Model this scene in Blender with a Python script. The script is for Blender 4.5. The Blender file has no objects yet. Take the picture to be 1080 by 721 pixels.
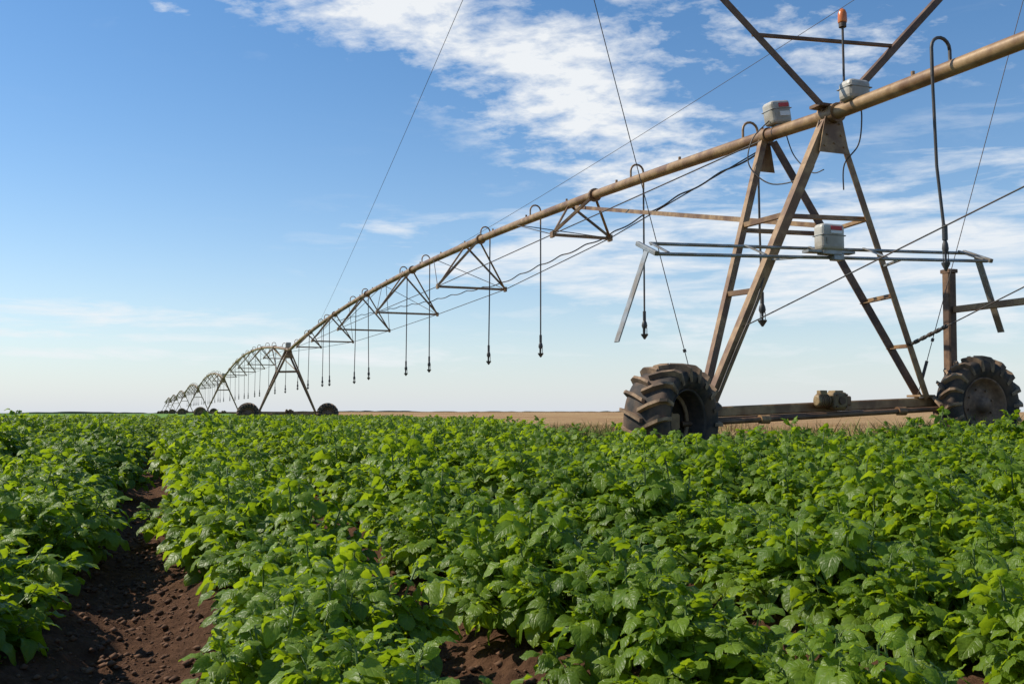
import bpy, math, random
import numpy as np
from mathutils import Vector, Matrix
random.seed(7); np.random.seed(7)
scene = bpy.context.scene
COL = scene.collection
CAMZ = 0.9

# ------------------------------------------------------------------ materials
def newmat(name):
    m = bpy.data.materials.new(name); m.use_nodes = True
    nt = m.node_tree; nt.nodes.clear()
    return m, nt, nt.nodes, nt.links

def steel(name, c1, c2, c3, rough=0.5, metal=0.25, scale=6.0):
    m, nt, N, L = newmat(name)
    out = N.new('ShaderNodeOutputMaterial'); b = N.new('ShaderNodeBsdfPrincipled')
    tc = N.new('ShaderNodeTexCoord')
    n1 = N.new('ShaderNodeTexNoise'); n1.inputs['Scale'].default_value = scale; n1.inputs['Detail'].default_value = 8; n1.inputs['Roughness'].default_value = 0.65
    n2 = N.new('ShaderNodeTexNoise'); n2.inputs['Scale'].default_value = scale*0.35; n2.inputs['Detail'].default_value = 6
    L.new(tc.outputs['Object'], n1.inputs['Vector']); L.new(tc.outputs['Object'], n2.inputs['Vector'])
    cr = N.new('ShaderNodeValToRGB'); cr.color_ramp.elements[0].position = 0.35; cr.color_ramp.elements[1].position = 0.65
    cr.color_ramp.elements[0].color = (*c1, 1); cr.color_ramp.elements[1].color = (*c2, 1)
    mx = N.new('ShaderNodeMixRGB'); mx.inputs[2].default_value = (*c3, 1)
    cr2 = N.new('ShaderNodeValToRGB'); cr2.color_ramp.elements[0].position = 0.46; cr2.color_ramp.elements[1].position = 0.6
    cr2.color_ramp.elements[1].color = (0.8, 0.8, 0.8, 1)
    L.new(n1.outputs['Fac'], cr.inputs['Fac']); L.new(n2.outputs['Fac'], cr2.inputs['Fac'])
    L.new(cr.outputs['Color'], mx.inputs[1]); L.new(cr2.outputs['Color'], mx.inputs[0])
    L.new(mx.outputs['Color'], b.inputs['Base Color'])
    b.inputs['Roughness'].default_value = rough; b.inputs['Metallic'].default_value = metal
    bp = N.new('ShaderNodeBump'); bp.inputs['Strength'].default_value = 0.25; bp.inputs['Distance'].default_value = 0.01
    L.new(n1.outputs['Fac'], bp.inputs['Height']); L.new(bp.outputs['Normal'], b.inputs['Normal'])
    L.new(b.outputs[0], out.inputs[0])
    return m

M_PIPE = steel('weathered_pipe_steel', (0.25, 0.14, 0.058), (0.41, 0.262, 0.125), (0.15, 0.07, 0.03), 0.46, 0.08, 7)
M_LEG = steel('rusty_angle_steel', (0.22, 0.122, 0.052), (0.38, 0.238, 0.112), (0.14, 0.066, 0.03), 0.5, 0.08, 9)
M_RUST = steel('dark_rust_post', (0.11, 0.057, 0.028), (0.22, 0.12, 0.06), (0.075, 0.038, 0.02), 0.6, 0.08, 9)
M_GEAR = steel('dusty_gearbox', (0.20, 0.13, 0.055), (0.34, 0.235, 0.11), (0.11, 0.07, 0.035), 0.6, 0.05, 14)
M_GALV = steel('galvanised_steel', (0.24, 0.25, 0.245), (0.36, 0.37, 0.365), (0.22, 0.17, 0.11), 0.42, 0.4, 10)
M_WIRE = steel('dark_cable', (0.05, 0.045, 0.04), (0.09, 0.08, 0.07), (0.1, 0.06, 0.04), 0.6, 0.2, 10)
M_HOSE = steel('black_hose', (0.035, 0.033, 0.032), (0.07, 0.063, 0.056), (0.09, 0.065, 0.045), 0.5, 0.0, 10)
M_BOX = steel('painted_box', (0.44, 0.41, 0.35), (0.58, 0.545, 0.48), (0.30, 0.25, 0.18), 0.45, 0.0, 8)
M_TYRE = steel('muddy_tyre_rubber', (0.02, 0.017, 0.015), (0.045, 0.034, 0.027), (0.12, 0.072, 0.043), 0.8, 0.0, 14)
M_MUD = steel('mud_covered_lugs', (0.19, 0.115, 0.063), (0.38, 0.25, 0.15), (0.07, 0.047, 0.033), 0.85, 0.0, 10)
M_RIM = steel('rusty_rim', (0.14, 0.075, 0.042), (0.29, 0.17, 0.10), (0.07, 0.045, 0.033), 0.65, 0.05, 12)
M_RIMD = steel('shaded_rim', (0.03, 0.022, 0.018), (0.075, 0.05, 0.035), (0.03, 0.022, 0.018), 0.7, 0.05, 12)  # rim colour darkened to paint in the shade of the wheel's hollow
M_RED = steel('red_label', (0.55, 0.03, 0.02), (0.6, 0.05, 0.04), (0.5, 0.05, 0.04), 0.5, 0, 10)
M_WHITE = steel('white_label', (0.78, 0.78, 0.76), (0.82, 0.82, 0.80), (0.72, 0.70, 0.66), 0.5, 0, 10)
M_ORANGE = steel('orange_lens', (0.65, 0.16, 0.03), (0.7, 0.2, 0.04), (0.5, 0.14, 0.04), 0.25, 0, 8)

def leafmat(name, dark, light, trans=0.44):
    m, nt, N, L = newmat(name)
    out = N.new('ShaderNodeOutputMaterial'); b = N.new('ShaderNodeBsdfPrincipled')
    geo = N.new('ShaderNodeNewGeometry'); oi = N.new('ShaderNodeObjectInfo')
    uv = N.new('ShaderNodeUVMap'); uv.uv_map = 'UVMap'
    sx = N.new('ShaderNodeSeparateXYZ'); L.new(uv.outputs[0], sx.inputs[0])
    def mth(op, a, b_=None, c=None):
        n = N.new('ShaderNodeMath'); n.operation = op
        for i, v in enumerate((a, b_, c)):
            if v is None: continue
            if isinstance(v, (int, float)): n.inputs[i].default_value = v
            else: L.new(v, n.inputs[i])
        return n.outputs[0]
    u = mth('ABSOLUTE', mth('SUBTRACT', mth('MULTIPLY', sx.outputs[0], 2.0), 1.0)); v = sx.outputs[1]
    lat = mth('ABSOLUTE', mth('SINE', mth('MULTIPLY', mth('SUBTRACT', mth('MULTIPLY', v, 6.0), mth('MULTIPLY', u, 1.6)), 3.1416)))
    latl = mth('SUBTRACT', 1.0, mth('MINIMUM', mth('MULTIPLY', lat, 1.6), 1.0))
    mid = mth('SUBTRACT', 1.0, mth('MINIMUM', mth('MULTIPLY', u, 7.0), 1.0))
    vein = mth('MAXIMUM', mid, mth('MULTIPLY', latl, 0.6))
    mx = N.new('ShaderNodeMixRGB'); mx.inputs[1].default_value = (*dark, 1); mx.inputs[2].default_value = (*light, 1)
    fac = mth('ADD', mth('MULTIPLY', geo.outputs['Random Per Island'], 0.6), mth('MULTIPLY', oi.outputs['Random'], 0.4))
    L.new(fac, mx.inputs[0])
    nz = N.new('ShaderNodeTexNoise'); nz.inputs['Scale'].default_value = 70; nz.inputs['Detail'].default_value = 4
    tc = N.new('ShaderNodeTexCoord'); L.new(tc.outputs['Object'], nz.inputs['Vector'])
    mb = N.new('ShaderNodeMixRGB'); mb.blend_type = 'MULTIPLY'; mb.inputs[0].default_value = 0.4
    cr = N.new('ShaderNodeValToRGB'); cr.color_ramp.elements[0].color = (0.6, 0.65, 0.5, 1); cr.color_ramp.elements[0].position = 0.3; cr.color_ramp.elements[1].position = 0.7
    L.new(nz.outputs['Fac'], cr.inputs['Fac']); L.new(mx.outputs[0], mb.inputs[1]); L.new(cr.outputs[0], mb.inputs[2])
    mv = N.new('ShaderNodeMixRGB'); mv.inputs[2].default_value = (light[0]*1.3, light[1]*1.15, light[2]*1.3, 1)
    L.new(mth('MULTIPLY', vein, 0.2), mv.inputs[0]); L.new(mb.outputs[0], mv.inputs[1])
    L.new(mv.outputs[0], b.inputs['Base Color'])
    b.inputs['Roughness'].default_value = 0.41
    b.inputs['Specular IOR Level'].default_value = 0.36
    bp = N.new('ShaderNodeBump'); bp.inputs['Strength'].default_value = 0.6; bp.inputs['Distance'].default_value = 0.004
    L.new(mth('SUBTRACT', mth('MULTIPLY', nz.outputs['Fac'], 1.1), mth('MULTIPLY', vein, .6)), bp.inputs['Height']); L.new(bp.outputs['Normal'], b.inputs['Normal'])
    tr = N.new('ShaderNodeBsdfTranslucent')
    hs = N.new('ShaderNodeMixRGB'); hs.blend_type = 'MULTIPLY'; hs.inputs[0].default_value = 1; hs.inputs[2].default_value = (2.7, 2.3, 0.7, 1)
    L.new(mv.outputs[0], hs.inputs[1]); L.new(hs.outputs[0], tr.inputs[0])
    ms = N.new('ShaderNodeMixShader'); ms.inputs[0].default_value = trans
    L.new(b.outputs[0], ms.inputs[1]); L.new(tr.outputs[0], ms.inputs[2]); L.new(ms.outputs[0], out.inputs[0])
    return m
M_LEAF = leafmat('potato_leaf', (0.080, 0.155, 0.010), (0.215, 0.320, 0.030))
M_STEM = steel('plant_stem', (0.12, 0.19, 0.04), (0.16, 0.23, 0.06), (0.10, 0.14, 0.05), 0.6, 0, 20)

def simple_noise_mat(name, c1, c2, scale, rough=0.9, obj='Object'):
    m, nt, N, L = newmat(name)
    out = N.new('ShaderNodeOutputMaterial'); b = N.new('ShaderNodeBsdfPrincipled')
    tc = N.new('ShaderNodeTexCoord'); nz = N.new('ShaderNodeTexNoise'); nz.inputs['Scale'].default_value = scale; nz.inputs['Detail'].default_value = 8
    L.new(tc.outputs[obj], nz.inputs['Vector'])
    cr = N.new('ShaderNodeValToRGB'); cr.color_ramp.elements[0].color = (*c1, 1); cr.color_ramp.elements[1].color = (*c2, 1)
    cr.color_ramp.elements[0].position = 0.35; cr.color_ramp.elements[1].position = 0.65
    L.new(nz.outputs['Fac'], cr.inputs[0]); L.new(cr.outputs[0], b.inputs['Base Color']); b.inputs['Roughness'].default_value = rough
    b.inputs['Specular IOR Level'].default_value = 0.2
    L.new(b.outputs[0], out.inputs[0])
    return m
M_DRY = simple_noise_mat('dry_grass', (0.26, 0.15, 0.065), (0.50, 0.36, 0.17), 0.8)
M_WEED = simple_noise_mat('green_weed', (0.09, 0.15, 0.025), (0.27, 0.27, 0.07), 1.5)
M_FARCROP = simple_noise_mat('far_crop_green', (0.10, 0.21, 0.03), (0.17, 0.30, 0.05), 0.7)
M_TREES = simple_noise_mat('far_bush', (0.05, 0.08, 0.045), (0.09, 0.11, 0.07), 0.2)
M_CLOD = simple_noise_mat('soil_clod', (0.085, 0.043, 0.026), (0.20, 0.11, 0.066), 12)

# ground
def groundmat():
    m, nt, N, L = newmat('red_soil_and_dry_field')
    out = N.new('ShaderNodeOutputMaterial'); b = N.new('ShaderNodeBsdfPrincipled')
    tc = N.new('ShaderNodeTexCoord')
    def noise(s, d=10, r=0.6):
        n = N.new('ShaderNodeTexNoise'); n.inputs['Scale'].default_value = s; n.inputs['Detail'].default_value = d; n.inputs['Roughness'].default_value = r
        L.new(tc.outputs['Object'], n.inputs['Vector']); return n
    def ramp(n, a, c1, b_, c2):
        r = N.new('ShaderNodeValToRGB'); r.color_ramp.elements[0].position = a; r.color_ramp.elements[1].position = b_
        r.color_ramp.elements[0].color = (*c1, 1); r.color_ramp.elements[1].color = (*c2, 1); L.new(n.outputs['Fac'], r.inputs[0]); return r
    n1 = noise(22, 12, .7); n2 = noise(80, 8, 0.75); n3 = noise(0.05, 10, .7); n4 = noise(1.0, 10, .7)
    soil = ramp(n1, 0.3, (0.065, 0.032, 0.019), 0.7, (0.21, 0.112, 0.066))
    dry = ramp(n4, 0.38, (0.22, 0.095, 0.045), 0.6, (0.44, 0.27, 0.125))
    drf = ramp(n3, 0.38, (0.27, 0.155, 0.075), 0.62, (0.52, 0.38, 0.19))
    md = N.new('ShaderNodeMixRGB'); md.inputs[0].default_value = 0.5; L.new(dry.outputs[0], md.inputs[1]); L.new(drf.outputs[0], md.inputs[2])
    at = N.new('ShaderNodeAttribute'); at.attribute_name = 'dry'
    mx = N.new('ShaderNodeMixRGB'); L.new(at.outputs['Fac'], mx.inputs[0]); L.new(soil.outputs[0], mx.inputs[1]); L.new(md.outputs[0], mx.inputs[2])
    L.new(mx.outputs[0], b.inputs['Base Color']); b.inputs['Roughness'].default_value = 0.95; b.inputs['Specular IOR Level'].default_value = 0.08
    add = N.new('ShaderNodeMath'); add.operation = 'ADD'; L.new(n1.outputs['Fac'], add.inputs[0]); L.new(n2.outputs['Fac'], add.inputs[1])
    bp = N.new('ShaderNodeBump'); bp.inputs['Strength'].default_value = 0.9; bp.inputs['Distance'].default_value = 0.03
    L.new(add.outputs[0], bp.inputs['Height']); L.new(bp.outputs['Normal'], b.inputs['Normal'])
    L.new(b.outputs[0], out.inputs[0]); return m
M_GROUND = groundmat()

# ------------------------------------------------------------------ terrain functions
UX, UY = -0.349, 0.9371
VX, VY = 0.9371, 0.349
OX, OY = 3.87, 11.9
RX, RY = -0.329, 0.9443      # row direction
NX, NY = 0.9443, 0.329       # across rows

def sstep(a, b, x):
    t = np.clip((x-a)/(b-a), 0, 1); return t*t*(3-2*t)
def hsh(i, j):
    v = np.sin(i*127.1+j*311.7)*43758.5453; return v-np.floor(v)
def vnoise(x, y):
    xi = np.floor(x); yi = np.floor(y); fx = x-xi; fy = y-yi
    fx = fx*fx*(3-2*fx); fy = fy*fy*(3-2*fy)
    return (hsh(xi, yi)*(1-fx)+hsh(xi+1, yi)*fx)*(1-fy)+(hsh(xi, yi+1)*(1-fx)+hsh(xi+1, yi+1)*fx)*fy
EX = [-3000, -400, -150, -20, -8, -0.2, 0.9, 2.2, 4, 6.5, 20, 60]
EY = [3000, 900, 520, 110, 60, 25, 10.75, 10.75, 11.35, 12.0, 16.5, 30]
def edge_y(x): return np.interp(x, EX, EY)
def Hbase(x, y):
    x = np.asarray(x, float); y = np.asarray(y, float)
    a = (x-OX)*VX+(y-OY)*VY
    d2 = (x-OX)**2+(y-OY)**2
    h = 0.30*sstep(1.5, 10, y)+0.15*np.clip(a/2.2, -1, 1)*np.exp(-d2/12.0)
    az = x/np.maximum(y, 1)
    h = h+0.95*sstep(60, 240, y)*sstep(-0.42, -0.18, az)
    return h
def Hrow(x, y):
    n = x*NX+y*NY
    inc = sstep(0, 1.0, edge_y(x)-y)
    r = 0.07*np.cos(2*np.pi*(n-0.40))*inc
    fade = 1-sstep(60, 120, y)
    return r*fade
def H(x, y):
    x = np.asarray(x, float); y = np.asarray(y, float)
    near = 1-sstep(14, 25, np.abs(y))
    f = 0.035*(vnoise(x*5, y*5)-0.5)+0.035*(vnoise(x*12+5, y*12)-0.5)+0.022*(vnoise(x*24+5, y*24+3)-0.5)
    return Hbase(x, y)+Hrow(x, y)+f*near+0.02

# ------------------------------------------------------------------ mesh builder
class MB:
    def __init__(s): s.v = []; s.f = []; s.m = []; s.sm = []
    def add(s, vs, fs, mat=0, smooth=False):
        o = len(s.v); s.v.extend([tuple(p) for p in vs])
        for f in fs: s.f.append(tuple(i+o for i in f)); s.m.append(mat); s.sm.append(smooth)
    def frame(s, d, up=Vector((0, 0, 1))):
        d = d.normalized()
        if abs(d.dot(up)) > 0.98: up = Vector((VX, VY, 0))
        a = d.cross(up).normalized(); b = a.cross(d).normalized(); return a, b
    def ext(s, p0, p1, poly, mat=0, up=Vector((0, 0, 1))):
        p0 = Vector(p0); p1 = Vector(p1); a, b = s.frame(p1-p0, up); n = len(poly)
        vs = [p0+a*x+b*y for x, y in poly]+[p1+a*x+b*y for x, y in poly]
        fs = [(i, (i+1) % n, n+(i+1) % n, n+i) for i in range(n)]+[tuple(reversed(range(n))), tuple(range(n, 2*n))]
        s.add(vs, fs, mat)
    def box(s, p0, p1, w, h, mat=0, up=Vector((0, 0, 1))):
        c = min(w, h)*0.12; w /= 2; h /= 2
        s.ext(p0, p1, [(-w+c, -h), (w-c, -h), (w, -h+c), (w, h-c), (w-c, h), (-w+c, h), (-w, h-c), (-w, -h+c)], mat, up)
    def angle(s, p0, p1, w, th=0.012, mat=0, up=Vector((0, 0, 1)), fl=1):
        h = w/2
        s.ext(p0, p1, [(-h*fl, -h), ((w-h)*fl, -h), ((w-h)*fl, -h+th), ((-h+th)*fl, -h+th), ((-h+th)*fl, w-h), (-h*fl, w-h)], mat, up)
    def tube(s, path, r, n=8, mat=0, smooth=True, cap=True):
        P = [Vector(p) for p in path]; rr = r if hasattr(r, '__len__') else [r]*len(P)
        d = (P[1]-P[0]).normalized(); a, b = s.frame(d); vs = []
        for i, p in enumerate(P):
            if i == 0: t = P[1]-P[0]
            elif i == len(P)-1: t = P[-1]-P[-2]
            else: t = (P[i+1]-P[i]).normalized()+(P[i]-P[i-1]).normalized()
            t = t.normalized(); a = (a-t*a.dot(t)).normalized(); b = t.cross(a)
            for k in range(n):
                q = 2*math.pi*k/n; vs.append(p+(a*math.cos(q)+b*math.sin(q))*rr[i])
        fs = []
        for i in range(len(P)-1):
            for k in range(n): fs.append((i*n+k, i*n+(k+1) % n, (i+1)*n+(k+1) % n, (i+1)*n+k))
        s.add(vs, fs, mat, smooth)
        if cap:
            s.add([vs[k] for k in range(n)], [tuple(reversed(range(n)))], mat)
            s.add([vs[(len(P)-1)*n+k] for k in range(n)], [tuple(range(n))], mat)
    def revolve(s, prof, n=32, mat=0, closed=False, smooth=True):   # axis local X, prof (x,r)
        k = len(prof); vs = []
        for i in range(n):
            q = 2*math.pi*i/n
            for x, r in prof: vs.append((x, r*math.cos(q), r*math.sin(q)))
        fs = []
        for i in range(n):
            j = (i+1) % n
            for a in range(k if closed else k-1):
                b = (a+1) % k; fs.append((i*k+a, i*k+b, j*k+b, j*k+a))
        s.add(vs, fs, mat, smooth)
    def mesh(s, name, mats, origin=(0, 0, 0)):
        me = bpy.data.meshes.new(name); o = origin
        me.from_pydata([(p[0]-o[0], p[1]-o[1], p[2]-o[2]) for p in s.v], [], s.f)
        for m in mats: me.materials.append(m)
        me.polygons.foreach_set('material_index', s.m); me.polygons.foreach_set('use_smooth', s.sm); me.update()
        return me

WORLD = {}
def place(ob, origin, parent=None):
    COL.objects.link(ob)
    o = Vector(origin)
    if parent: ob.parent = parent; ob.location = o-WORLD[parent.name]
    else: ob.location = o
    WORLD[ob.name] = o
def obj(name, mb, mats, origin, parent=None):
    ob = bpy.data.objects.new(name, mb.mesh(name, mats, origin)); place(ob, origin, parent); return ob

def W(t, a, z): return Vector((OX+UX*t+VX*a, OY+UY*t+VY*a, z))
U3 = Vector((UX, UY, 0)); V3 = Vector((VX, VY, 0)); Z3 = Vector((0, 0, 1))

# ------------------------------------------------------------------ ground
def geo(a, b, n): return list(np.geomspace(a, b, n))
xs = np.array([-x for x in reversed(geo(7.1, 2500, 60))]+list(np.arange(-7, -2.6, .06))+list(np.arange(-2.6, 2.6, 0.02))+list(np.arange(2.6, 9, .06))+geo(9.1, 2500, 60))
ys = np.array([-40, -20, -10, -5, -2, -1, -0.4, 0.1]+list(np.arange(0.4, 1.4, .05))+list(np.arange(1.4, 5, .022))+list(np.arange(5, 14, 0.06))+geo(14.1, 3500, 100))
X, Y = np.meshgrid(xs, ys)
Zg = H(X, Y)
nx, ny = len(xs), len(ys)
me = bpy.data.meshes.new('ground')
idx = np.arange(nx*ny).reshape(ny, nx)
q = np.stack([idx[:-1, :-1], idx[:-1, 1:], idx[1:, 1:], idx[1:, :-1]], -1).reshape(-1, 4)
me.from_pydata(np.stack([X, Y, Zg], -1).reshape(-1, 3).tolist(), [], q.tolist())
me.materials.append(M_GROUND)
me.polygons.foreach_set('use_smooth', [True]*len(me.polygons))
at = me.attributes.new('dry', 'FLOAT', 'POINT')
dry = sstep(-0.2, 1.6, Y-edge_y(X)+1.2*(vnoise(X*2, Y*2)-0.5))
at.data.foreach_set('value', dry.reshape(-1).astype(np.float32))
ground = bpy.data.objects.new('ground', me); COL.objects.link(ground)
ground['kind'] = 'structure'; ground['label'] = 'ridged red brown soil meeting a dry tan field'; ground['category'] = 'ground'

# clods
mb = MB()
for i in range(15000):
    k = random.choice([-1, -1, 0, 0, 0, 0, 0, 0, 0, 1, 1, 1, 1, 2, 2, 3])
    n = -0.12+k+random.gauss(0, 0.2); m = 1.2+6*random.random()**1.5
    x = n*NX+m*RX; y = n*NY+m*RY
    if y < 0.8: continue
    r = 0.003+0.019*random.random()**5; z = float(H(x, y))
    vs = []; a0 = random.uniform(0, 6.28); ca, sa = math.cos(a0), math.sin(a0)
    for s in ((0, 0, .9), (1, 0, .1), (.3, 1, .2), (-.8, .6, 0), (-.8, -.6, .3), (.3, -1, 0), (0, 0, -.8)):
        sx_, sy_ = s[0]*ca-s[1]*sa, s[0]*sa+s[1]*ca
        vs.append((x+sx_*r*random.uniform(.6, 1.3), y+sy_*r*random.uniform(.6, 1.3), z+r*.25+s[2]*r*random.uniform(.5, 1)))
    fs = [(0, 1, 2), (0, 2, 3), (0, 3, 4), (0, 4, 5), (0, 5, 1), (6, 2, 1), (6, 3, 2), (6, 4, 3), (6, 5, 4), (6, 1, 5)]
    mb.add(vs, fs, 0, True)
cl = obj('soil_clods', mb, [M_CLOD], (0, 0, 0)); cl['kind'] = 'stuff'; cl['label'] = 'loose dark brown soil clods in the furrows'; cl['category'] = 'soil'

# ------------------------------------------------------------------ potato plants
def make_plant(seed):
    R = random.Random(seed); V = []; F = []; UV = []; MI = []
    NV, NU = 7, 5
    def leaflet(base, d, nrm, Ln, Wd, droop, fold, ph):
        side = d.cross(nrm).normalized(); nrm = side.cross(d).normalized()
        o = len(V); curl = R.uniform(-.18, .18); tw = R.uniform(-.35, .35); edge = R.uniform(-.08, .36)
        for i in range(NV):
            v = i/(NV-1)
            vv = v**0.83
            w = Wd*(max(0.0, math.sin(math.pi*vv))**0.64)*0.5 if 0 < i < NV-1 else Wd*0.04
            for j in range(NU):
                u = -1+2*j/(NU-1)
                w2 = w*(1+.05*math.sin(v*14+ph+u))
                z = fold*abs(u)**1.1*w*.8-droop*Ln*v*v*(.8+.7*v)+tw*u*w*v
                z += Wd*(.06*math.sin(v*15+ph)*(1 if j in (1, 3) else -.4)+.08*math.sin(v*10+ph*2+u*3)*abs(u))
                if abs(u) > .9: z -= (fold*.5+edge)*w
                p = base+d*(v*Ln)+side*(u*w2+curl*Ln*v*v)+nrm*z
                V.append(p); UV.append(((u+1)/2, v))
        for i in range(NV-1):
            for j in range(NU-1):
                a = o+i*NU+j; F.append((a, a+1, a+NU+1, a+NU)); MI.append(0)
    def stem(p0, p1, r0, r1, bend):
        o = len(V); n = 4
        for i in range(n):
            t = i/(n-1); p = p0.lerp(p1, t)+bend*math.sin(math.pi*t); r = r0+(r1-r0)*t
            for k in range(3):
                q = 2.094*k; V.append(p+Vector((math.cos(q)*r, math.sin(q)*r, 0.3*r*math.sin(q*2)))); UV.append((0.5, t))
        for i in range(n-1):
            for k in range(3): F.append((o+i*3+k, o+i*3+(k+1) % 3, o+(i+1)*3+(k+1) % 3, o+(i+1)*3+k)); MI.append(1)
    def compound(p, o2, el, S, Ln, rnd):
        d = (o2*math.cos(el)+Z3*math.sin(el)).normalized()
        tip = p+d*Ln*.72-Z3*.012
        stem(p-Z3*.01, tip, .0022, .0016, Z3*.006)
        nrm = (Z3*math.cos(el)-o2*math.sin(el)).normalized()
        nrm = (nrm+Vector((R.uniform(-rnd, rnd), R.uniform(-rnd, rnd), 0))).normalized()
        side = d.cross(nrm).normalized()
        leaflet(tip, (d-Z3*R.uniform(.0, .5)).normalized(), nrm, S, S*R.uniform(.78, .94), R.uniform(.08, .45), R.uniform(.1, .6), R.uniform(0, 6))
        for kk, (pos, sc) in enumerate(((.60, .88), (.18, .68))):
            for sg in (-1, 1):
                bp = p.lerp(tip, pos+R.uniform(-.06, .06)); S2 = S*sc*R.uniform(.82, 1.12)
                dd = (side*sg*R.uniform(.8, 1.1)+d*R.uniform(.3, .8)-Z3*R.uniform(-.2, .45)).normalized()
                nn = (nrm+side*sg*R.uniform(-.3, .5)+Vector((R.uniform(-rnd, rnd), R.uniform(-rnd, rnd), 0))).normalized()
                leaflet(bp+dd*.004, dd, nn, S2, S2*R.uniform(.78, .95), R.uniform(.08, .5), R.uniform(.1, .6), R.uniform(0, 6))
    ns = 14
    lob = R.uniform(0, 6.28)
    for s in range(ns):
        fr = (s+.35)/ns; az = s*2.39996+R.uniform(-.4, .4)+lob
        rad = .285*math.sqrt(fr)*R.uniform(.75, 1.2)
        hz = (.32-.20*fr)*R.uniform(.76, 1.14)
        top = Vector((math.cos(az)*rad, math.sin(az)*rad, hz))
        stem(Vector((math.cos(az)*.04, math.sin(az)*.04, 0)), top, .006, .0035, Vector((math.cos(az), math.sin(az), 0))*.025)
        lean = Vector((math.cos(az), math.sin(az), 0))*(.15+.7*fr)
        nleaf = 8
        for i in range(nleaf):
            a2 = i*2.39996+R.uniform(-.3, .3)+s
            o2 = (Vector((math.cos(a2), math.sin(a2), 0))+lean*.7).normalized()
            lvl = i/(nleaf-1)
            p = top-Z3*(.15*lvl)*(.9 if hz > .2 else .5)-lean*.06*lvl
            el = math.radians(50-64*min(1, lvl*1.5)+R.uniform(-18, 18))
            S = (.038+.033*min(1, lvl*2.2))*R.uniform(.85, 1.18)
            compound(p, o2, el, S, S*R.uniform(1.3, 1.7), .42)
    me = bpy.data.meshes.new('potato_plant'); me.from_pydata([tuple(p) for p in V], [], F)
    me.materials.append(M_LEAF); me.materials.append(M_STEM)
    me.polygons.foreach_set('material_index', MI); me.polygons.foreach_set('use_smooth', [True]*len(F))
    uvl = me.uv_layers.new(name='UVMap'); li = np.empty(len(me.loops), np.int32); me.loops.foreach_get('vertex_index', li)
    uvl.data.foreach_set('uv', np.array(UV, np.float32)[li].reshape(-1)); me.update()
    return me
PM = [make_plant(100+i) for i in range(8)]

plants = []
for k in range(-75, 40):
    m = -2.0
    while m < 75:
        n0 = 0.40+k
        op = 1-float(sstep(4.0, 6.5, m))
        if k == -1: n0 -= .13*op
        if k == 0: n0 += .05*op
        op2 = 1-float(sstep(2.3, 3.1, m))
        if k == 0: n0 -= .06*op2
        if k == 1: n0 += .17*op2
        if k == 2: n0 += .12*op2
        if k == 3: n0 += .16*op2
        n = n0+random.gauss(0, .045+.03*(1-op)); x = n*NX+m*RX; y = n*NY+m*RY
        m += 0.28*random.uniform(.7, 1.35) if y < 20 else (0.36 if y < 40 else .5)
        if y < -1.5 or y > 66 or abs(x) > 0.62*y+3.0: continue
        if y > edge_y(x)-0.25: continue
        if math.hypot(x, y) < 0.75: continue
        plants.append((x, y))
vis = [p for p in plants if p[1] > 0.9 and abs(p[0]) < 0.545*p[1]+0.4]
vis.sort(key=lambda p: math.hypot(*p)); vis = vis[:300]; vs_ = set(vis)
rest = [p for p in plants if p not in vs_]
first = []
for i, (x, y) in enumerate(vis):
    ob = bpy.data.objects.new('potato_plant', PM[i % 8])
    COL.objects.link(ob)
    ob.location = (x, y, float(H(x, y))-0.01)
    s = random.uniform(.92, 1.18) if y > 2.8 else random.uniform(.82, 1.02)
    if y > 5.0: s *= 1.10
    sz = random.uniform(.80, 1.22)
    ob.rotation_euler = (random.uniform(-.15, .15), random.uniform(-.15, .15), random.uniform(0, 6.28)); ob.scale = (s, s, s*sz)
    ob['label'] = 'leafy green potato plant growing on a soil ridge'; ob['category'] = 'plant'; ob['group'] = 'potato plants in rows'
    if i < 8: first.append(ob)
rx = np.array(rest)
me = bpy.data.meshes.new('potato_crop')
me.from_pydata(np.stack([rx[:, 0], rx[:, 1], H(rx[:, 0], rx[:, 1])-0.01], -1).tolist(), [], [])
pc = bpy.data.objects.new('potato_crop', me); COL.objects.link(pc)
pc['kind'] = 'stuff'; pc['label'] = 'dense rows of green potato plants'; pc['category'] = 'crop'
ng = bpy.data.node_groups.new('crop_rows', 'GeometryNodeTree')
ng.interface.new_socket('Geometry', in_out='INPUT', socket_type='NodeSocketGeometry')
ng.interface.new_socket('Geometry', in_out='OUTPUT', socket_type='NodeSocketGeometry')
gi = ng.nodes.new('NodeGroupInput'); go = ng.nodes.new('NodeGroupOutput')
jg = ng.nodes.new('GeometryNodeJoinGeometry')
for ob in first:
    oi = ng.nodes.new('GeometryNodeObjectInfo'); oi.inputs['Object'].default_value = ob; oi.inputs['As Instance'].default_value = True; oi.transform_space = 'ORIGINAL'
    ng.links.new(oi.outputs['Geometry'], jg.inputs[0])
iop = ng.nodes.new('GeometryNodeInstanceOnPoints'); iop.inputs['Pick Instance'].default_value = True
rv = ng.nodes.new('FunctionNodeRandomValue'); rv.data_type = 'FLOAT_VECTOR'
rv.inputs[0].default_value = (-.12, -.12, 0); rv.inputs[1].default_value = (.12, .12, 6.283)
rs = ng.nodes.new('FunctionNodeRandomValue'); rs.data_type = 'FLOAT_VECTOR'
rs.inputs[0].default_value = (1.05, 1.05, .85); rs.inputs[1].default_value = (1.3, 1.3, 1.35)
ng.links.new(gi.outputs[0], iop.inputs['Points']); ng.links.new(jg.outputs[0], iop.inputs['Instance'])
ng.links.new(rv.outputs[0], iop.inputs['Rotation']); ng.links.new(rs.outputs[0], iop.inputs['Scale'])
ng.links.new(iop.outputs[0], go.inputs[0])
md = pc.modifiers.new('crop_rows', 'NODES'); md.node_group = ng

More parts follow.
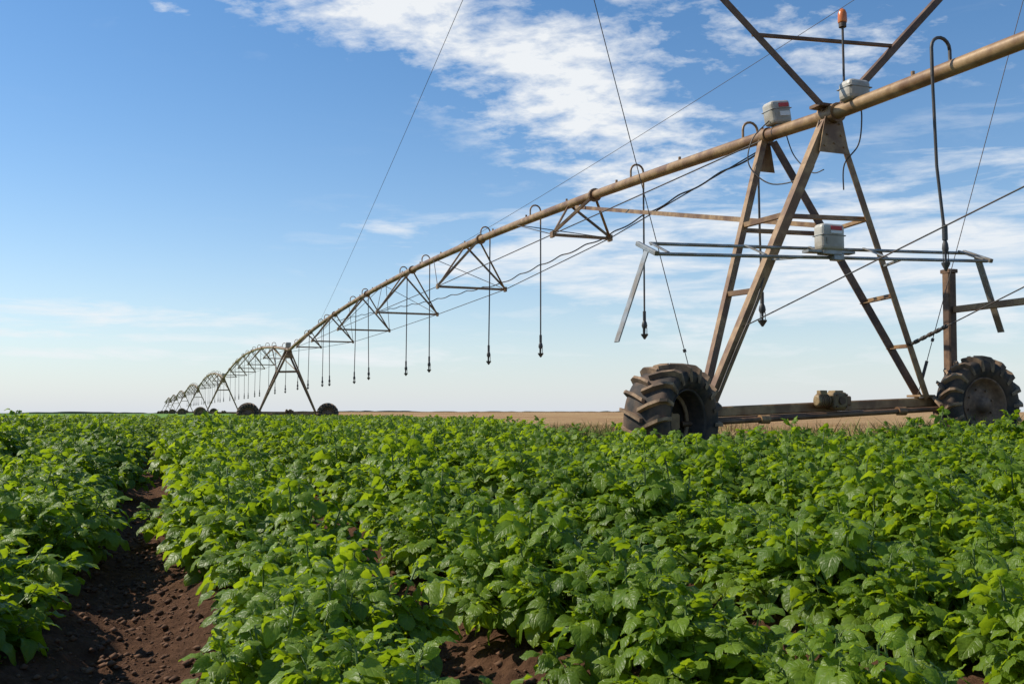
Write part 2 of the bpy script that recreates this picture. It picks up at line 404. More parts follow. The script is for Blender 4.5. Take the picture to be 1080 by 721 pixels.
# distant crop canopy
xs2 = np.array([-x for x in reversed(geo(4, 1600, 200))]+[-2.0, 0, 2.0]); ys2 = np.array(geo(62, 2500, 170))
X2, Y2 = np.meshgrid(xs2, ys2); Z2 = Hbase(X2, Y2)+0.33+0.10*(vnoise(X2*1.3, Y2*1.3)-.5)
sel = Y2 < edge_y(X2)
nx2 = len(xs2); idm = np.arange(X2.size).reshape(X2.shape)
qq = np.stack([idm[:-1, :-1], idm[:-1, 1:], idm[1:, 1:], idm[1:, :-1]], -1)
keep = sel[:-1, :-1] & sel[1:, 1:] & sel[:-1, 1:] & sel[1:, :-1]
me = bpy.data.meshes.new('distant_crop'); me.from_pydata(np.stack([X2, Y2, Z2], -1).reshape(-1, 3).tolist(), [], qq[keep].tolist())
me.materials.append(M_FARCROP)
dc = bpy.data.objects.new('distant_crop', me); COL.objects.link(dc); dc['kind'] = 'stuff'; dc['label'] = 'far green crop canopy stretching to the horizon'; dc['category'] = 'crop'

# dry grass + weeds
def blades(n, fn, hmin, hmax, wd, per=6, spread=.12):
    mb = MB()
    for i in range(n):
        c = fn()
        if c is None: continue
        x, y = c; sc = random.uniform(.6, 1.3)
        for k in range(per):
            bx = x+random.gauss(0, spread); by = y+random.gauss(0, spread); z = float(Hbase(bx, by))+.01
            h = random.uniform(hmin, hmax)*sc; a = random.uniform(0, 6.28); l = h*random.uniform(.2, .9)
            w = wd*random.uniform(.6, 1.3); b = random.uniform(0, 6.28); wx = math.cos(b)*w; wy = math.sin(b)*w
            dx = math.cos(a)*l; dy = math.sin(a)*l
            mb.add([(bx-wx, by-wy, z), (bx+wx, by+wy, z), (bx+wx*.7+dx*.4, by+wy*.7+dy*.4, z+h*.6), (bx-wx*.7+dx*.4, by-wy*.7+dy*.4, z+h*.6), (bx+dx, by+dy, z+h)], [(0, 1, 2, 3), (3, 2, 4)], 0)
    return mb
def fdry():
    y = 11.5+38*random.random()**1.2; x = random.uniform(-.15, .62)*y
    if y < edge_y(x)+.6: return None
    if vnoise(np.float64(x*.5), np.float64(y*.25)) < .42: return None
    return x, y
g = obj('dry_grass', blades(4600, fdry, .06, .24, .009), [M_DRY], (0, 0, 0)); g['kind'] = 'stuff'; g['label'] = 'dry tan grass beyond the crop edge'; g['category'] = 'grass'
def fweed():
    r = random.random()
    if r < .35:
        x = random.gauss(.9, .8); y = random.uniform(11.2, 17)
    else:
        x = random.uniform(1, 10); y = edge_y(x)+abs(random.gauss(.5, 1.8))
    if y < edge_y(x): return None
    if vnoise(np.float64(x*1.1+9), np.float64(y*.9)) < .45: return None
    return x, y
g = obj('roadside_weeds', blades(2200, fweed, .14, .42, .012, 12, .14), [M_WEED], (0, 0, 0)); g['kind'] = 'stuff'; g['label'] = 'yellowing green weeds along the crop edge'; g['category'] = 'weeds'
# distant bushes
mb = MB()
x = -1300.0
pts = []
while x < 900:
    pts.append((x, 900+60*math.sin(x*.004), max(.3, 2.2*vnoise(np.float64(x*.02), np.float64(3.3))+1.0*vnoise(np.float64(x*.15), np.float64(1.3))))); x += 4
for i in range(len(pts)-1):
    x0, y0, h0 = pts[i]; x1, y1, h1 = pts[i+1]; z0 = float(Hbase(x0, y0)); z1 = float(Hbase(x1, y1))
    mb.add([(x0, y0, z0-.5), (x1, y1, z1-.5), (x1, y1+1, z1+h1), (x0, y0+1, z0+h0), (x0, y0+6, z0-.5), (x1, y1+6, z1-.5)], [(0, 1, 2, 3), (3, 2, 5, 4)], 0)
g = obj('distant_bushes', mb, [M_TREES], (0, 0, 0)); g['kind'] = 'stuff'; g['label'] = 'low dark line of far-off bushes on the horizon'; g['category'] = 'bushes'

# ------------------------------------------------------------------ irrigation machine
SP = 47.0
def ZP(t):
    if t < 0: return 4.52+.03*t
    k = int(t//SP); tau = (t-k*SP)/SP; bow = .85 if k == 0 else 1.15
    return 4.52-.05*min(t/SP, 1)+4*bow*tau*(1-tau)
piv = bpy.data.objects.new('irrigation_pivot', None); piv.empty_display_size = 1
place(piv, W(0, 0, float(Hbase(OX, OY))))
piv['label'] = 'long brown steel centre pivot sprinkler standing over the potato field'; piv['category'] = 'irrigation machine'

# wheel mesh
def wheel_mesh(wd, open_rim):
    mb = MB(); k = wd/.31
    mb.revolve([(-.105*k, .345), (-.14*k, .40), (-.155*k, .47), (-.145*k, .53), (-.11*k, .558), (-.04*k, .568), (.04*k, .568), (.11*k, .558), (.145*k, .53), (.155*k, .47), (.14*k, .40), (.105*k, .345), (.08*k, .325), (-.08*k, .325)], 56, 0, True)
    NL = 18
    for sgn in (-1, 1):
        for i in range(NL):
            th = 2*math.pi*(i+(0.5 if sgn > 0 else 0))/NL
            st = [(-.012*sgn*k, .0, .560, .628), (.06*sgn*k, .10, .556, .625), (.125*sgn*k, .18, .535, .61), (.160*sgn*k, .215, .48, .565), (.160*sgn*k, .23, .43, .46)]
            vs = []
            for x_, dt, r0, r1 in st:
                hw = .040
                for (rr, ww) in ((r0-.01, hw*1.2), (r1, hw*.72)):
                    for s_ in (-1, 1):
                        qa = th+dt+s_*ww; vs.append((x_ + (0.012*sgn if rr == r1 and abs(x_) > .15 else 0), rr*math.cos(qa), rr*math.sin(qa)))
            fs = []
            for j in range(len(st)-1):
                a = j*4; b = a+4
                fs += [(a+2, a+3, b+3, b+2), (a, a+2, b+2, b), (a+1, b+1, b+3, a+3)]
            fs += [(0, 1, 3, 2), (16, 18, 19, 17)]
            mb.add(vs, fs, 1)
    dc_ = .10*k if open_rim else -.035
    mb.revolve([(-.11*k, .35), (-.125*k, .345), (-.11*k, .325), (-.05*k+dc_*.5, .30), (dc_, .26), (dc_+.005, .16), (dc_-.03, .12), (dc_-.04, .10), (dc_-.09, .095), (dc_-.09, .0)], 32, 2)
    if open_rim:   # inner clamp ring inside the hollow
        mb.revolve([(-.02, .325), (-.02, .27), (.0, .265), (.02, .27), (.02, .325)], 36, 1)
    mb.revolve([(.11*k, .35), (.125*k, .345), (.11*k, .325), (.08*k+.03*(open_rim), .30), (max(dc_+.02, .0), .26), (max(dc_+.02, 0), .0)], 32, 2)
    for i in range(8):
        q_ = 2*math.pi*i/8; c = Vector((dc_, .20*math.cos(q_), .20*math.sin(q_)))
        mb.tube([c, c+Vector((-.02, 0, 0))], .014, 6, 2, False)
    return mb.mesh('wheel', [M_TYRE, M_MUD, M_RIMD if open_rim else M_RIM])
WHEEL = wheel_mesh(.33, False); WHEELW = wheel_mesh(.56, True)
ANG = math.atan2(UY, UX)
def wheel(parent, p, yaw=0, roll=0, me=None):
    ob = bpy.data.objects.new('wheel', me or WHEEL); place(ob, p, parent); ob.rotation_euler = (roll, 0, ANG+yaw)
    if me: ob.scale = (1, 1.04, 1.04)
    return ob

def rbox(mb, c, sx, sy, sz, mat=0, ax=U3, ay=V3, az=Z3, bev=.12):
    b = min(sx, sy, sz)*bev; c = Vector(c)
    import bmesh
    bm = bmesh.new(); bmesh.ops.create_cube(bm, size=1)
    bmesh.ops.scale(bm, vec=(sx, sy, sz), verts=bm.verts)
    bmesh.ops.bevel(bm, geom=list(bm.edges), offset=b, segments=3, affect='EDGES', profile=.5)
    vs = [c+ax*v.co.x+ay*v.co.y+az*v.co.z for v in bm.verts]
    bm.verts.index_update(); fs = [tuple(v.index for v in f.verts) for f in bm.faces]; bm.free()
    mb.add(vs, fs, mat)

def lerp(a, b, f): return a+(b-a)*f
def build_tower(t0, detail):
    zt = ZP(t0)-.06
    if detail: zl, zr, tb, t1, fl, fr_ = .81, 1.01, .3, 1.3, -1.62, 1.55
    else:
        hg = float(Hbase(*W(t0, 0, 0)[:2])); zl = zr = hg+.58; tb, t1, fl, fr_ = .3, 1.3, -1.58, 1.55
    zb = lambda a: lerp(zl+.07, zr+.05, (a+2.2)/4.4)
    mb = MB()
    tops = {'A': W(t0, -.07, zt-.03), 'D': W(t0, .07, zt-.03), 'B': W(t0+t1, -.07, ZP(t0+t1)-.1), 'C': W(t0+t1, .07, ZP(t0+t1)-.1)}
    feet = {'A': W(t0+tb-.07, fl, zb(fl)+.06), 'B': W(t0+tb+.08, fl, zb(fl)+.06), 'C': W(t0+tb+.08, fr_, zb(fr_)+.06), 'D': W(t0+tb-.07, fr_, zb(fr_)+.06)}
    def leg(n, z): f = (tops[n].z-z)/(tops[n].z-feet[n].z); return tops[n].lerp(feet[n], f)
    for n, w in (('A', .115), ('B', .085), ('C', .115), ('D', .085)):
        mb.angle(tops[n], feet[n], w, .014, 1 if n in 'C' else 0, U3, 1 if n in 'AB' else -1)  # leg C takes the darker rust, putting its shaded look into the colour
    for z in (3.28, 2.35):
        for a, b in (('A', 'B'), ('C', 'D')): mb.angle(leg(a, z), leg(b, z+.02), .06, .01, 0)
    mb.angle(leg('A', 3.26), leg('D', 3.30), .06, .01, 0); mb.angle(leg('B', 3.24), leg('C', 3.27), .06, .01, 0)
    mb.angle(leg('C', 1.75), leg('D', 1.75), .05, .01, 0)
    # base beam and drive shaft
    mb.box(W(t0+tb, -2.25, zb(-2.25)+.01), W(t0+tb, 2.25, zb(2.25)+.01), .12, .12, 0)
    mb.box(W(t0+tb-.01, -2.2, zb(-2.25)-.065), W(t0+tb-.01, 2.2, zb(2.25)-.065), .20, .02, 1)
    mb.tube([W(t0+tb-.20, -2.05, zl-.03), W(t0+tb-.20, 2.05, zr-.03)], .034, 10, 1)
    for a_ in (-.95, 1.05): mb.tube([W(t0+tb-.20, a_-.06, lerp(zl, zr, (a_+2.05)/4.1)-.03), W(t0+tb-.20, a_+.06, lerp(zl, zr, (a_+2.05)/4.1)-.03)], .055, 10, 0)
    for s_, z_ in ((-2.2, zl), (2.2, zr)):
        mb.box(W(t0+.02, s_, z_), W(t0+tb+.1, s_, z_), .16, .18, 0)
    for a_ in (fl, fr_): mb.box(W(t0+tb-.12, a_, zb(a_)+.09), W(t0+tb+.12, a_, zb(a_)+.09), .24, .03, 0)
    for tt, hw in ((t0-.075, .22), (t0+t1+.06, .16)):
        zz = ZP(tt)-.06
        P = [W(tt, -hw*.55, zz+.02), W(tt, hw*.55, zz+.02), W(tt, hw, zz-.42), W(tt, -hw, zz-.42)]
        P2 = [p+U3*.012 for p in P]; mb.add(P+P2, [(0, 1, 2, 3), (7, 6, 5, 4), (0, 4, 5, 1), (1, 5, 6, 2), (2, 6, 7, 3), (3, 7, 4, 0)], 0)
    mb.tube([W(t0-.16, 0, ZP(t0-.16)), W(t0+.12, 0, ZP(t0+.12))], .118, 20, 0)
    mb.tube([W(t0+t1-.05, 0, ZP(t0+t1-.05)), W(t0+t1+.05, 0, ZP(t0+t1+.05))], .105, 20, 0)
    for a_, z_ in ((-.08, -.06), (.08, -.06), (-.1, -.2), (.1, -.2), (-.14, -.34), (.14, -.34), (0, -.3)):
        p = W(t0-.075, a_, ZP(t0-.075)-.06+z_); mb.tube([p, p-U3*.015], .013, 6, 0, False)
    for n in 'BC':
        p = leg(n, 3.38); q2 = W(t0+7.4, (-.05 if n == 'B' else .05), ZP(t0+7.4)-.13)
        if t0 < SP*7-1: mb.angle(p, q2, .065, .01, 0)
    base = W(t0+tb, 0, (zl+zr)/2-.6)
    tw = obj('tower', mb, [M_LEG, M_RUST], base, piv)
    wheel(tw, W(t0-.02, -2.24 if detail else -2.2, zl+.0), math.radians(27) if detail else 0, .2, WHEELW if detail else None)
    wheel(tw, W(t0+.02, 2.2, zr), 0, .5)
    g = MB(); gc = W(t0+tb-.14, .12, zb(.1)+.08)
    rbox(g, gc, .22, .20, .21, 0, bev=.2); rbox(g, gc+Z3*.10, .14, .12, .05, 0, bev=.2)
    for sx_ in (-1, 1):
        for sz_ in (-1, 1): g.tube([gc-U3*.105+V3*.07*sx_+Z3*.07*sz_, gc-U3*.125+V3*.07*sx_+Z3*.07*sz_], .014, 6, 1, False)
    g.tube([gc-U3*.10, gc-U3*.13], .045, 14, 1)
    g.tube([gc-V3*.10, gc-V3*.13, gc-V3*.13, gc-V3*.27, gc-V3*.285], [.06, .06, .08, .08, .05], 16, 0)
    for i in range(5): g.tube([gc-V3*(.145+.026*i), gc-V3*(.154+.026*i)], .088, 16, 1)
    rbox(g, gc-V3*.2+Z3*.095, .09, .09, .06, 0); rbox(g, gc+V3*.14, .12, .10, .12, 1, bev=.2)
    obj('gearbox', g, [M_GEAR if detail else M_LEG, M_RUST], gc, tw)
    c = MB(); bc = W(t0+.55, 0, ZP(t0)+.31) if not detail else W(t0+1.12, .04, ZP(1.1)+.27)
    zx = (Z3-V3*.16).normalized() if detail else Z3; vx = (V3+Z3*.16).normalized() if detail else V3
    rbox(c, bc, .24, .30, .31, 0, U3, vx, zx, .2); rbox(c, bc+zx*.04, .25, .31, .012, 1, U3, vx, zx, .4)
    rbox(c, bc-Z3*.18, .1, .12, .1, 1)
    if detail:
        rbox(c, bc-U3*.124+zx*.085+vx*.03, .012, .15, .05, 2, U3, vx, zx); rbox(c, bc-U3*.124-zx*.03+vx*.03, .012, .15, .06, 3, U3, vx, zx)
    obj('control_box', c, [M_BOX, M_GALV, M_RED, M_WHITE], bc, tw)
    return tw, leg, zb

towers = []
for k in range(8): towers.append(build_tower(k*SP, k == 0))
T1, leg1, zb1 = towers[0]

# spans
def build_span(k, t0, t1, j0):
    mb = MB(); n = 60
    ts = [t0+(t1-t0)*i/n for i in range(n+1)]
    mb.tube([W(t, 0, ZP(t)) for t in ts], .084, 20 if k <= 0 else 10, 0)
    j = t0+j0
    while j < t1-2:
        d = W(j+.05, 0, ZP(j+.05))-W(j-.05, 0, ZP(j-.05)); d.normalize(); c = W(j, 0, ZP(j))
        mb.tube([c-d*.03, c-d*.004], .125, 16, 0); mb.tube([c+d*.004, c+d*.03], .125, 16, 0); j += 6.6
    j = t0+1.4
    while j < t1-.5:
        mb.tube([W(j, 0, ZP(j)+.07), W(j, 0, ZP(j)+.13)], .022, 6, 0); j += 2.2
    return obj('span_pipe', mb, [M_PIPE], W(t0, 0, ZP(t0)), piv)
def truss(span, t0, frames, ends):
    prev = None; rods = MB()
    for (tt, hw, dp) in frames:
        t = t0+tt; f = MB(); z = ZP(t); L_ = W(t, -hw, z-dp); R_ = W(t, hw, z-dp)
        f.angle(L_, R_, .06, .01, 0)
        for c, s_ in ((L_, -1), (R_, 1)):
            for dt in (-.55, .55):
                f.angle(W(t+dt, s_*.05, ZP(t+dt)-.05), c+Z3*.02, .05, .01, 0)
            rbox(f, c, .14, .05, .12, 0)
        obj('truss_frame', f, [M_LEG], W(t, 0, z-dp), span)
        if prev is None: prev = ends[0]
        for a, b in zip(prev, (L_, R_)):
            rods.tube([a, b], .010, 6, 0, True)
        prev = (L_, R_)
    if ends[1]:
        for a, b in zip(prev, ends[1]): rods.tube([a, b], .010, 6, 0)
    return rods
FR = [(7.3, .6, .7), (14, .9, 1.15), (20.5, .98, 1.3), (27, .98, 1.3), (33.5, .9, 1.15), (40, .6, .72)]
def drop(span, t, zend, sd=1, big=False):
    mb = MB(); z = ZP(t); r = .02
    h = .24; wd = .24*sd
    path = [W(t, 0, z+.05), W(t, 0, z+.05+h*.6)]
    for i in range(9):
        q_ = math.pi*i/8; path.append(W(t, wd/2-wd/2*math.cos(q_), z+.05+h*.6+abs(wd)/2*math.sin(q_)))
    path.append(W(t, wd, z-.1)); mb.tube(path, r*.9, 8, 0)
    sw = random.uniform(-.05, .05) if not big else .10
    mb.tube([W(t, wd, z-.1), W(t+sw*.3, wd+sw*.5, (z+zend)/2), W(t, wd+sw, zend+.3)], r*.8, 8, 1)
    mb.tube([W(t, wd+sw, zend+.42), W(t, wd+sw, zend+.26)], .028, 10, 1)
    c = W(t, wd+sw, zend); f_ = .55 if big else .8
    mb.tube([c+Z3*.26, c+Z3*.22, c+Z3*.17, c+Z3*.13], [.03*f_, .052*f_, .062*f_, .045*f_], 12, 1)
    mb.tube([c+Z3*.13, c+Z3*.07, c], [.024*f_, .02*f_, .018*f_], 8, 1)
    mb.tube([c+Z3*.03, c+Z3*.01, c-Z3*.03, c-Z3*.06], [.08*f_, .075*f_, .04*f_, .015*f_], 14, 1)
    for q_ in (0, 2.1, 4.2):
        o = Vector((math.cos(q_)*.05*f_, math.sin(q_)*.05*f_, 0)); mb.tube([c+o+Z3*.14, c+o], .007, 4, 1)
    obj('sprinkler_drop', mb, [M_PIPE if not big else M_HOSE, M_HOSE], W(t, 0, z), span)

for k in range(7):
    t0 = k*SP; sp = build_span(k, t0 if k else 0.0, t0+SP, 6.7)
    e0 = (W(t0+1.3, -.1, ZP(t0+1.3)-.08), W(t0+1.3, .1, ZP(t0+1.3)-.08)); te = t0+SP-.1; e1 = (W(te, -.1, ZP(te)-.1), W(te, .1, ZP(te)-.1))
    rods = truss(sp, t0, FR, (e0, e1))
    for i, (tt, hw, dp) in enumerate(FR):
        for s_ in (-1, 1):
            c = W(t0+tt, s_*hw, ZP(t0+tt)-dp)
            if tt < 24: rods.tube([c, W(t0+tt+3.3, s_*.06, ZP(t0+tt+3.3)-.05)], .010, 5, 0)
            else: rods.tube([c, W(t0+tt-3.3, s_*.06, ZP(t0+tt-3.3)-.05)], .010, 5, 0)
    if k == 0:
        path = []
        keys = [(1.4, .12, -.12), (7.3, .55, -.66), (14, .8, -1.0), (20.5, .7, -.9), (27, .5, -.6), (34, .2, -.2)]
        for i in range(240):
            t = 1.4+i*32.4/239; a = np.interp(t, [q_[0] for q_ in keys], [q_[1] for q_ in keys]); dz = np.interp(t, [q_[0] for q_ in keys], [q_[2] for q_ in keys])
            path.append(W(t, float(a)+.02*math.sin(t*4.5), ZP(t)+float(dz)+.022*math.sin(t*4.5+1)))
        rods.tube(path, .013, 6, 0)
    obj('truss_rod', rods, [M_WIRE], W(t0, 0, ZP(t0)-.5), sp)
    dl = [1.86, 5.25, 9.96, 13.3, 18.8, 21.5, 27.4, 29.7, 35.7, 37.3, 41.5, 45] if k == 0 else [3, 8, 11.5, 16.5, 20, 25, 28.5, 33.5, 37, 42]
    if k < 4:
        for i, d in enumerate(dl): drop(sp, t0+d, CAMZ+1.3+(random.uniform(-.08, .08) if i else -.04), 1)
# near span
sp = build_span(-1, -16.0, 0.0, 5.3)
near = MB()
cL = W(-7, -.6, ZP(-7)-.7); cR = W(-7, .6, ZP(-7)-.7)
f = MB(); f.angle(cL, cR, .06, .01, 0)
for c, s_ in ((cL, -1), (cR, 1)):
    for dt in (-.55, .55): f.angle(W(-7+dt, s_*.05, ZP(-7+dt)-.05), c+Z3*.02, .05, .01, 0)
obj('truss_frame', f, [M_LEG], W(-7, 0, ZP(-7)-.7), sp)
near.tube([leg1('A', 1.9), cL], .0075, 6, 0); near.tube([leg1('D', 1.75), cR], .0075, 6, 0)
near.tube([leg1('D', 1.75), leg1('D', 1.75).lerp(cR, .10)], .02, 6, 0)
for i in range(5): near.tube([leg1('D', 1.75).lerp(cR, .02+.018*i), leg1('D', 1.75).lerp(cR, .028+.018*i)], .028, 8, 0)
obj('truss_rod', near, [M_WIRE], W(-3, 0, 3), sp)
drop(sp, -1.93, CAMZ+1.50, -1, True)

# mast with guy cables
tipL = W(0, -3.74, 7.58); tipR = W(0, 3.95, 8.44)
aL = W(0, -.1, 4.58); aR = W(0, .1, 4.58)
mb = MB(); mb.angle(aL, tipL, .085, .012, 0, U3); mb.angle(aR, tipR, .085, .012, 0, U3, -1)
mb.angle(aL.lerp(tipL, .27), aR.lerp(tipR, .245), .05, .01, 0)
mb.box(W(0, -.22, 4.615), W(0, .22, 4.615), .2, .04, 0)
obj('support_mast', mb, [M_RUST], W(0, 0, 4.6), T1)
def cable(a, b, sag=.0, r=.008, tb=False):
    m_ = MB(); P = [a.lerp(b, i/24)-Z3*sag*4*(i/24)*(1-i/24) for i in range(25)]
    m_.tube(P, r, 6, 0)
    if tb:
        p = a.lerp(b, .94); m_.tube([p, a.lerp(b, .975)], .02, 8, 0); m_.tube([a.lerp(b, .90), a.lerp(b, .905)], .02, 8, 0)
    obj('guy_cable', m_, [M_WIRE], a, T1)
cable(tipL, W(.3, -1.70, zb1(-1.70)+.08), .0, .005, True)
cable(tipR, W(.3, 1.5, zb1(1.5)+.1), .0, .005, True)
cable(tipL, W(37.2, 0, ZP(37.2)+.08), .15, .005)
cable(tipR, W(15.4, 0, ZP(15.4)+.08), .1, .005)
# beacon
mb = MB(); b0 = W(-.25, .02, 4.60)
mb.tube([b0, b0+Z3*.95], .014, 8, 0); mb.tube([b0+Z3*.93, b0+Z3*.985], .045, 14, 0)
mb.tube([b0+Z3*.985, b0+Z3*1.0, b0+Z3*1.10, b0+Z3*1.14, b0+Z3*1.16], [.05, .056, .052, .036, .01], 16, 1)
obj('warning_beacon', mb, [M_WIRE, M_ORANGE], b0, T1)
mb = MB(); c = W(-.42, .03, 4.69)
rbox(mb, c, .24, .31, .25, 0, bev=.25); rbox(mb, c+Z3*.03, .25, .32, .012, 1, bev=.4); rbox(mb, c-Z3*.13, .1, .1, .06, 1)
obj('junction_box', mb, [M_BOX, M_GALV], c, T1)
mb = MB(); c = W(-.42, -.38, CAMZ+2.02)
rbox(mb, c, .18, .32, .31, 0, bev=.25); rbox(mb, c+Z3*.02, .19, .33, .012, 3, bev=.4)
rbox(mb, c-U3*.093+V3*.03+Z3*.10, .012, .15, .045, 2); rbox(mb, c-U3*.093+V3*.03+Z3*.055, .012, .15, .035, 1); rbox(mb, c-U3*.095-V3*.1-Z3*.05, .01, .02, .07, 3)
rbox(mb, c-Z3*.17, .12, .26, .06, 3); rbox(mb, c-Z3*.22+V3*.1, .1, .14, .08, 3)
obj('control_box', mb, [M_BOX, M_WHITE, M_RED, M_GALV], c, T1)
# spray boom
mb = MB()
bz = lambda a: CAMZ+1.72+(a+2.6)/4.65*.17
bt = -.35
mb.tube([W(bt, -2.6, bz(-2.6)), W(bt, 2.05, bz(2.05))], .020, 10, 0)
mb.tube([W(bt+.4, -2.45, bz(-2.45)+.18), W(bt+.4, 2.2, bz(2.2)+.16)], .020, 10, 0)
for a in (-2.45, -1.2, -.3, .5, 2.0): mb.box(W(bt, a, bz(a)+.02), W(bt+.4, a, bz(a)+.19), .04, .015, 0)
mb.box(W(bt-.05, -.7, bz(-.4)+.05), W(bt-.05, -.05, bz(-.1)+.05), .12, .03, 0)
mb.box(W(bt+.2, -2.6, bz(-2.6)+.08), W(bt+.2, -2.98, CAMZ+.77), .015, .11, 0, U3)
mb.box(W(bt+.2, 2.1, bz(2.1)+.08), W(bt+.2, 2.45, CAMZ+1.03), .015, .10, 0, U3)
for a in (-2.6, 2.1): mb.box(W(bt-.02, a, bz(a)), W(bt+.42, a, bz(a)+.18), .05, .05, 0)
mb.box(leg1('A', 2.72), W(bt, -.72, bz(-.72)), .03, .03, 0)
mb.box(leg1('D', 2.72), W(bt, .72, bz(.72)), .03, .03, 0)
obj('spray_boom', mb, [M_GALV], W(bt, 0, bz(0)), T1)
# post at wheel and bar
mb = MB()
mb.box(W(.36, 2.10, 1.05), W(.36, 2.13, CAMZ+1.83), .13, .13, 0, U3)
mb.box(W(.28, 2.13, CAMZ+1.35), W(-3.2, 2.13, CAMZ+1.33), .06, .085, 1)
mb.box(W(.36, 2.06, CAMZ+1.86), W(.36, 2.20, CAMZ+1.86), .16, .05, 0)
obj('corner_post', mb, [M_RUST, M_LEG], W(.36, 2.1, 1.05), T1)
def wire(pts, r=.012):
    m_ = MB(); P = [Vector(p) for p in pts]; out = []
    for i in range(len(P)-1):
        p0 = P[max(i-1, 0)]; p1 = P[i]; p2 = P[i+1]; p3 = P[min(i+2, len(P)-1)]
        for j in range(8):
            t = j/8; out.append(0.5*((2*p1)+(p2-p0)*t+(2*p0-5*p1+4*p2-p3)*t*t+(3*p1-p0-3*p2+p3)*t**3))
    out.append(P[-1]); m_.tube(out, r, 6, 0); obj('power_cable', m_, [M_HOSE], P[0], T1)
wire([W(1.1, -.1, 4.75), W(1.2, -.3, 4.5), W(1.2, -.35, 4.15), W(.9, -.2, 3.85), W(.4, 0, 3.9), W(.1, -.15, 4.2), W(0, -.15, 4.45)], .009)
wire([W(1.0, .05, 4.7), W(1.0, .2, 4.3), W(.7, .25, 4.0), W(.2, .05, 3.9)], .008)
wire([W(-.42, .1, 4.6), W(-.38, .16, 4.4), W(-.3, .17, 4.1), W(-.1, .12, 3.9), W(-.05, .14, 3.6)], .009)
wire([leg1('A', 2.7)+Z3*0, leg1('A', 2.2)-U3*.1, leg1('A', 1.6)-U3*.08, leg1('A', 1.15)-U3*.09], .010)

# ------------------------------------------------------------------ world
SUN_AZ = math.radians(-78); SUN_EL = math.radians(43)
w = bpy.data.worlds.new("World"); scene.world = w; w.use_nodes = True
nt = w.node_tree; N = nt.nodes; L = nt.links; N.clear()
out = N.new('ShaderNodeOutputWorld'); bg = N.new('ShaderNodeBackground'); bg.inputs['Strength'].default_value = 0.14
sky = N.new('ShaderNodeTexSky'); sky.sky_type = 'NISHITA'; sky.sun_disc = False; sky.sun_elevation = SUN_EL; sky.sun_rotation = SUN_AZ % (2*math.pi)
sky.air_density = 1.0; sky.dust_density = 0.2; sky.ozone_density = 2.0; sky.altitude = 200
tc = N.new('ShaderNodeTexCoord'); sx = N.new('ShaderNodeSeparateXYZ'); L.new(tc.outputs['Generated'], sx.inputs[0])
def mth(op, a, b=None, c=None, clamp=False):
    n = N.new('ShaderNodeMath'); n.operation = op; n.use_clamp = clamp
    for i, v in enumerate((a, b, c)):
        if v is None: continue
        if isinstance(v, (int, float)): n.inputs[i].default_value = v
        else: L.new(v, n.inputs[i])
    return n.outputs[0]
azd = mth('MULTIPLY', mth('ARCTAN2', sx.outputs[0], sx.outputs[1]), 57.2958)
eld = mth('MULTIPLY', mth('ARCSINE', sx.outputs[2]), 57.2958)
def gauss(ca, ce, ra, re, amp=1.0, tilt=0.0):
    da = mth('SUBTRACT', azd, ca); de = mth('SUBTRACT', eld, ce)
    if tilt: de = mth('SUBTRACT', de, mth('MULTIPLY', da, tilt))
    a = mth('DIVIDE', da, ra); e = mth('DIVIDE', de, re)
    return mth('MULTIPLY', mth('EXPONENT', mth('MULTIPLY', mth('ADD', mth('MULTIPLY', a, a), mth('MULTIPLY', e, e)), -1.0)), amp)
def summ(l):
    r = l[0]
    for x_ in l[1:]: r = mth('ADD', r, x_)
    return r
def noise(vec, s, d, r, dist=0.0):
    n = N.new('ShaderNodeTexNoise'); n.inputs['Scale'].default_value = s; n.inputs['Detail'].default_value = d; n.inputs['Roughness'].default_value = r; n.inputs['Distortion'].default_value = dist
    L.new(vec, n.inputs['Vector']); return n.outputs['Fac']
zz = mth('ADD', mth('MAXIMUM', sx.outputs[2], 0.0), 0.22)
cv = N.new('ShaderNodeCombineXYZ'); L.new(mth('DIVIDE', sx.outputs[0], zz), cv.inputs[0]); L.new(mth('DIVIDE', sx.outputs[1], zz), cv.inputs[1])
mp = N.new('ShaderNodeMapping'); mp.inputs['Rotation'].default_value = (0, 0, math.radians(25)); mp.inputs['Scale'].default_value = (1.0, 1.35, 1)
L.new(cv.outputs[0], mp.inputs['Vector'])
nA = noise(mp.outputs[0], 3.6, 14, .62, .25); nA2 = noise(mp.outputs[0], 13.0, 9, .62, .2)
maskA = summ([gauss(-11, 23.0, 9, 2.0, 1.0), gauss(-3, 20.8, 7, 3.2, 1.0, -.35), gauss(5, 18.0, 6.5, 4.2, 1.25, -.3), gauss(7, 13.6, 5.5, 2.2, .95, -.1), gauss(17, 21.5, 9, 4, .58, -.2), gauss(-20, 21.5, 1.2, .5, .7), gauss(50, 28, 25, 10, .7), gauss(-70, 40, 25, 12, .7)])
dA = mth('ADD', mth('MULTIPLY', mth('SUBTRACT', mth('ADD', mth('MULTIPLY', nA, .58), mth('MULTIPLY', nA2, .42)), .5), 7.0), mth('SUBTRACT', maskA, .48))
dA = mth('MULTIPLY', mth('MULTIPLY', dA, .85, clamp=True), mth('MINIMUM', mth('MULTIPLY', maskA, 2.0), 1.0))
cv2 = N.new('ShaderNodeCombineXYZ'); L.new(mth('MULTIPLY', azd, .06), cv2.inputs[0]); L.new(mth('MULTIPLY', eld, .36), cv2.inputs[1])
nB = noise(cv2.outputs[0], 2.3, 10, .62, .3)
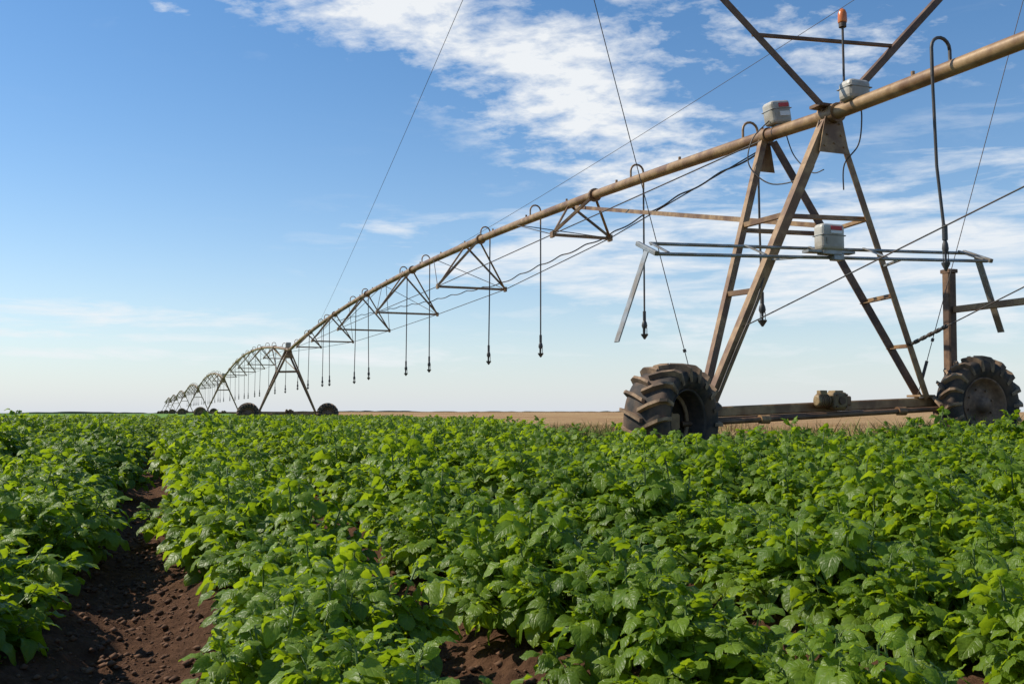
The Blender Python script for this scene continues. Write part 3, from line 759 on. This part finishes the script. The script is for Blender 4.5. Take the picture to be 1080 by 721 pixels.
maskB = summ([gauss(17, 8.5, 16, 4.8, 1.15), gauss(0, 9, 9, 2.0, .65), gauss(-24, 5.2, 12, .7, 1.15), gauss(-21, 4.1, 10, .25, .9), gauss(-26, 3.2, 9, .35, 1.1), gauss(-9, 3.2, 9, .8, .7), gauss(60, 10, 30, 8, .7), gauss(-80, 10, 30, 6, .7), gauss(-7.5, 10.6, 2.5, .35, .7)])
dB = mth('ADD', mth('MULTIPLY', mth('SUBTRACT', nB, .5), 5.0), mth('SUBTRACT', maskB, .38))
dB = mth('MULTIPLY', mth('MULTIPLY', dB, .9, clamp=True), mth('MINIMUM', mth('MULTIPLY', maskB, 1.6), .9))
dens = mth('MAXIMUM', dA, dB)
dens = mth('MULTIPLY', dens, .97)
hz = mth('MULTIPLY', mth('EXPONENT', mth('MULTIPLY', mth('MAXIMUM', eld, 0.0), -.185)), .93)
mixh = N.new('ShaderNodeMixRGB'); L.new(hz, mixh.inputs[0]); mixh.inputs[2].default_value = (4.75, 5.15, 5.8, 1)
mixc = N.new('ShaderNodeMixRGB'); L.new(dens, mixc.inputs[0])
hsv = N.new('ShaderNodeHueSaturation'); hsv.inputs['Saturation'].default_value = 1.24; hsv.inputs['Value'].default_value = 1.0
L.new(sky.outputs[0], hsv.inputs['Color']); L.new(hsv.outputs[0], mixh.inputs[1]); L.new(mixh.outputs[0], mixc.inputs[1]); mixc.inputs[2].default_value = (6.3, 6.5, 6.7, 1)
L.new(mixc.outputs[0], bg.inputs['Color']); L.new(bg.outputs[0], out.inputs[0])

sun = bpy.data.lights.new('sun', 'SUN'); sun.energy = 5.0; sun.angle = math.radians(.53); sun.color = (1.0, .93, .79)
so = bpy.data.objects.new('sun', sun); COL.objects.link(so)
sd = Vector((math.sin(SUN_AZ)*math.cos(SUN_EL), math.cos(SUN_AZ)*math.cos(SUN_EL), math.sin(SUN_EL)))
so.rotation_euler = sd.to_track_quat('Z', 'Y').to_euler(); so.location = (0, 0, 30)

cam = bpy.data.cameras.new('camera'); cam.lens = 35; cam.sensor_width = 36; cam.clip_end = 8000; cam.clip_start = .05
co = bpy.data.objects.new('camera', cam); COL.objects.link(co); co.location = (0, 0, CAMZ)
co.rotation_euler = (math.radians(90+4.11), 0, 0); scene.camera = co
scene.view_settings.view_transform = 'Standard'; scene.view_settings.look = 'None'; scene.view_settings.exposure = 0
print('plants', len(plants), len(vis))
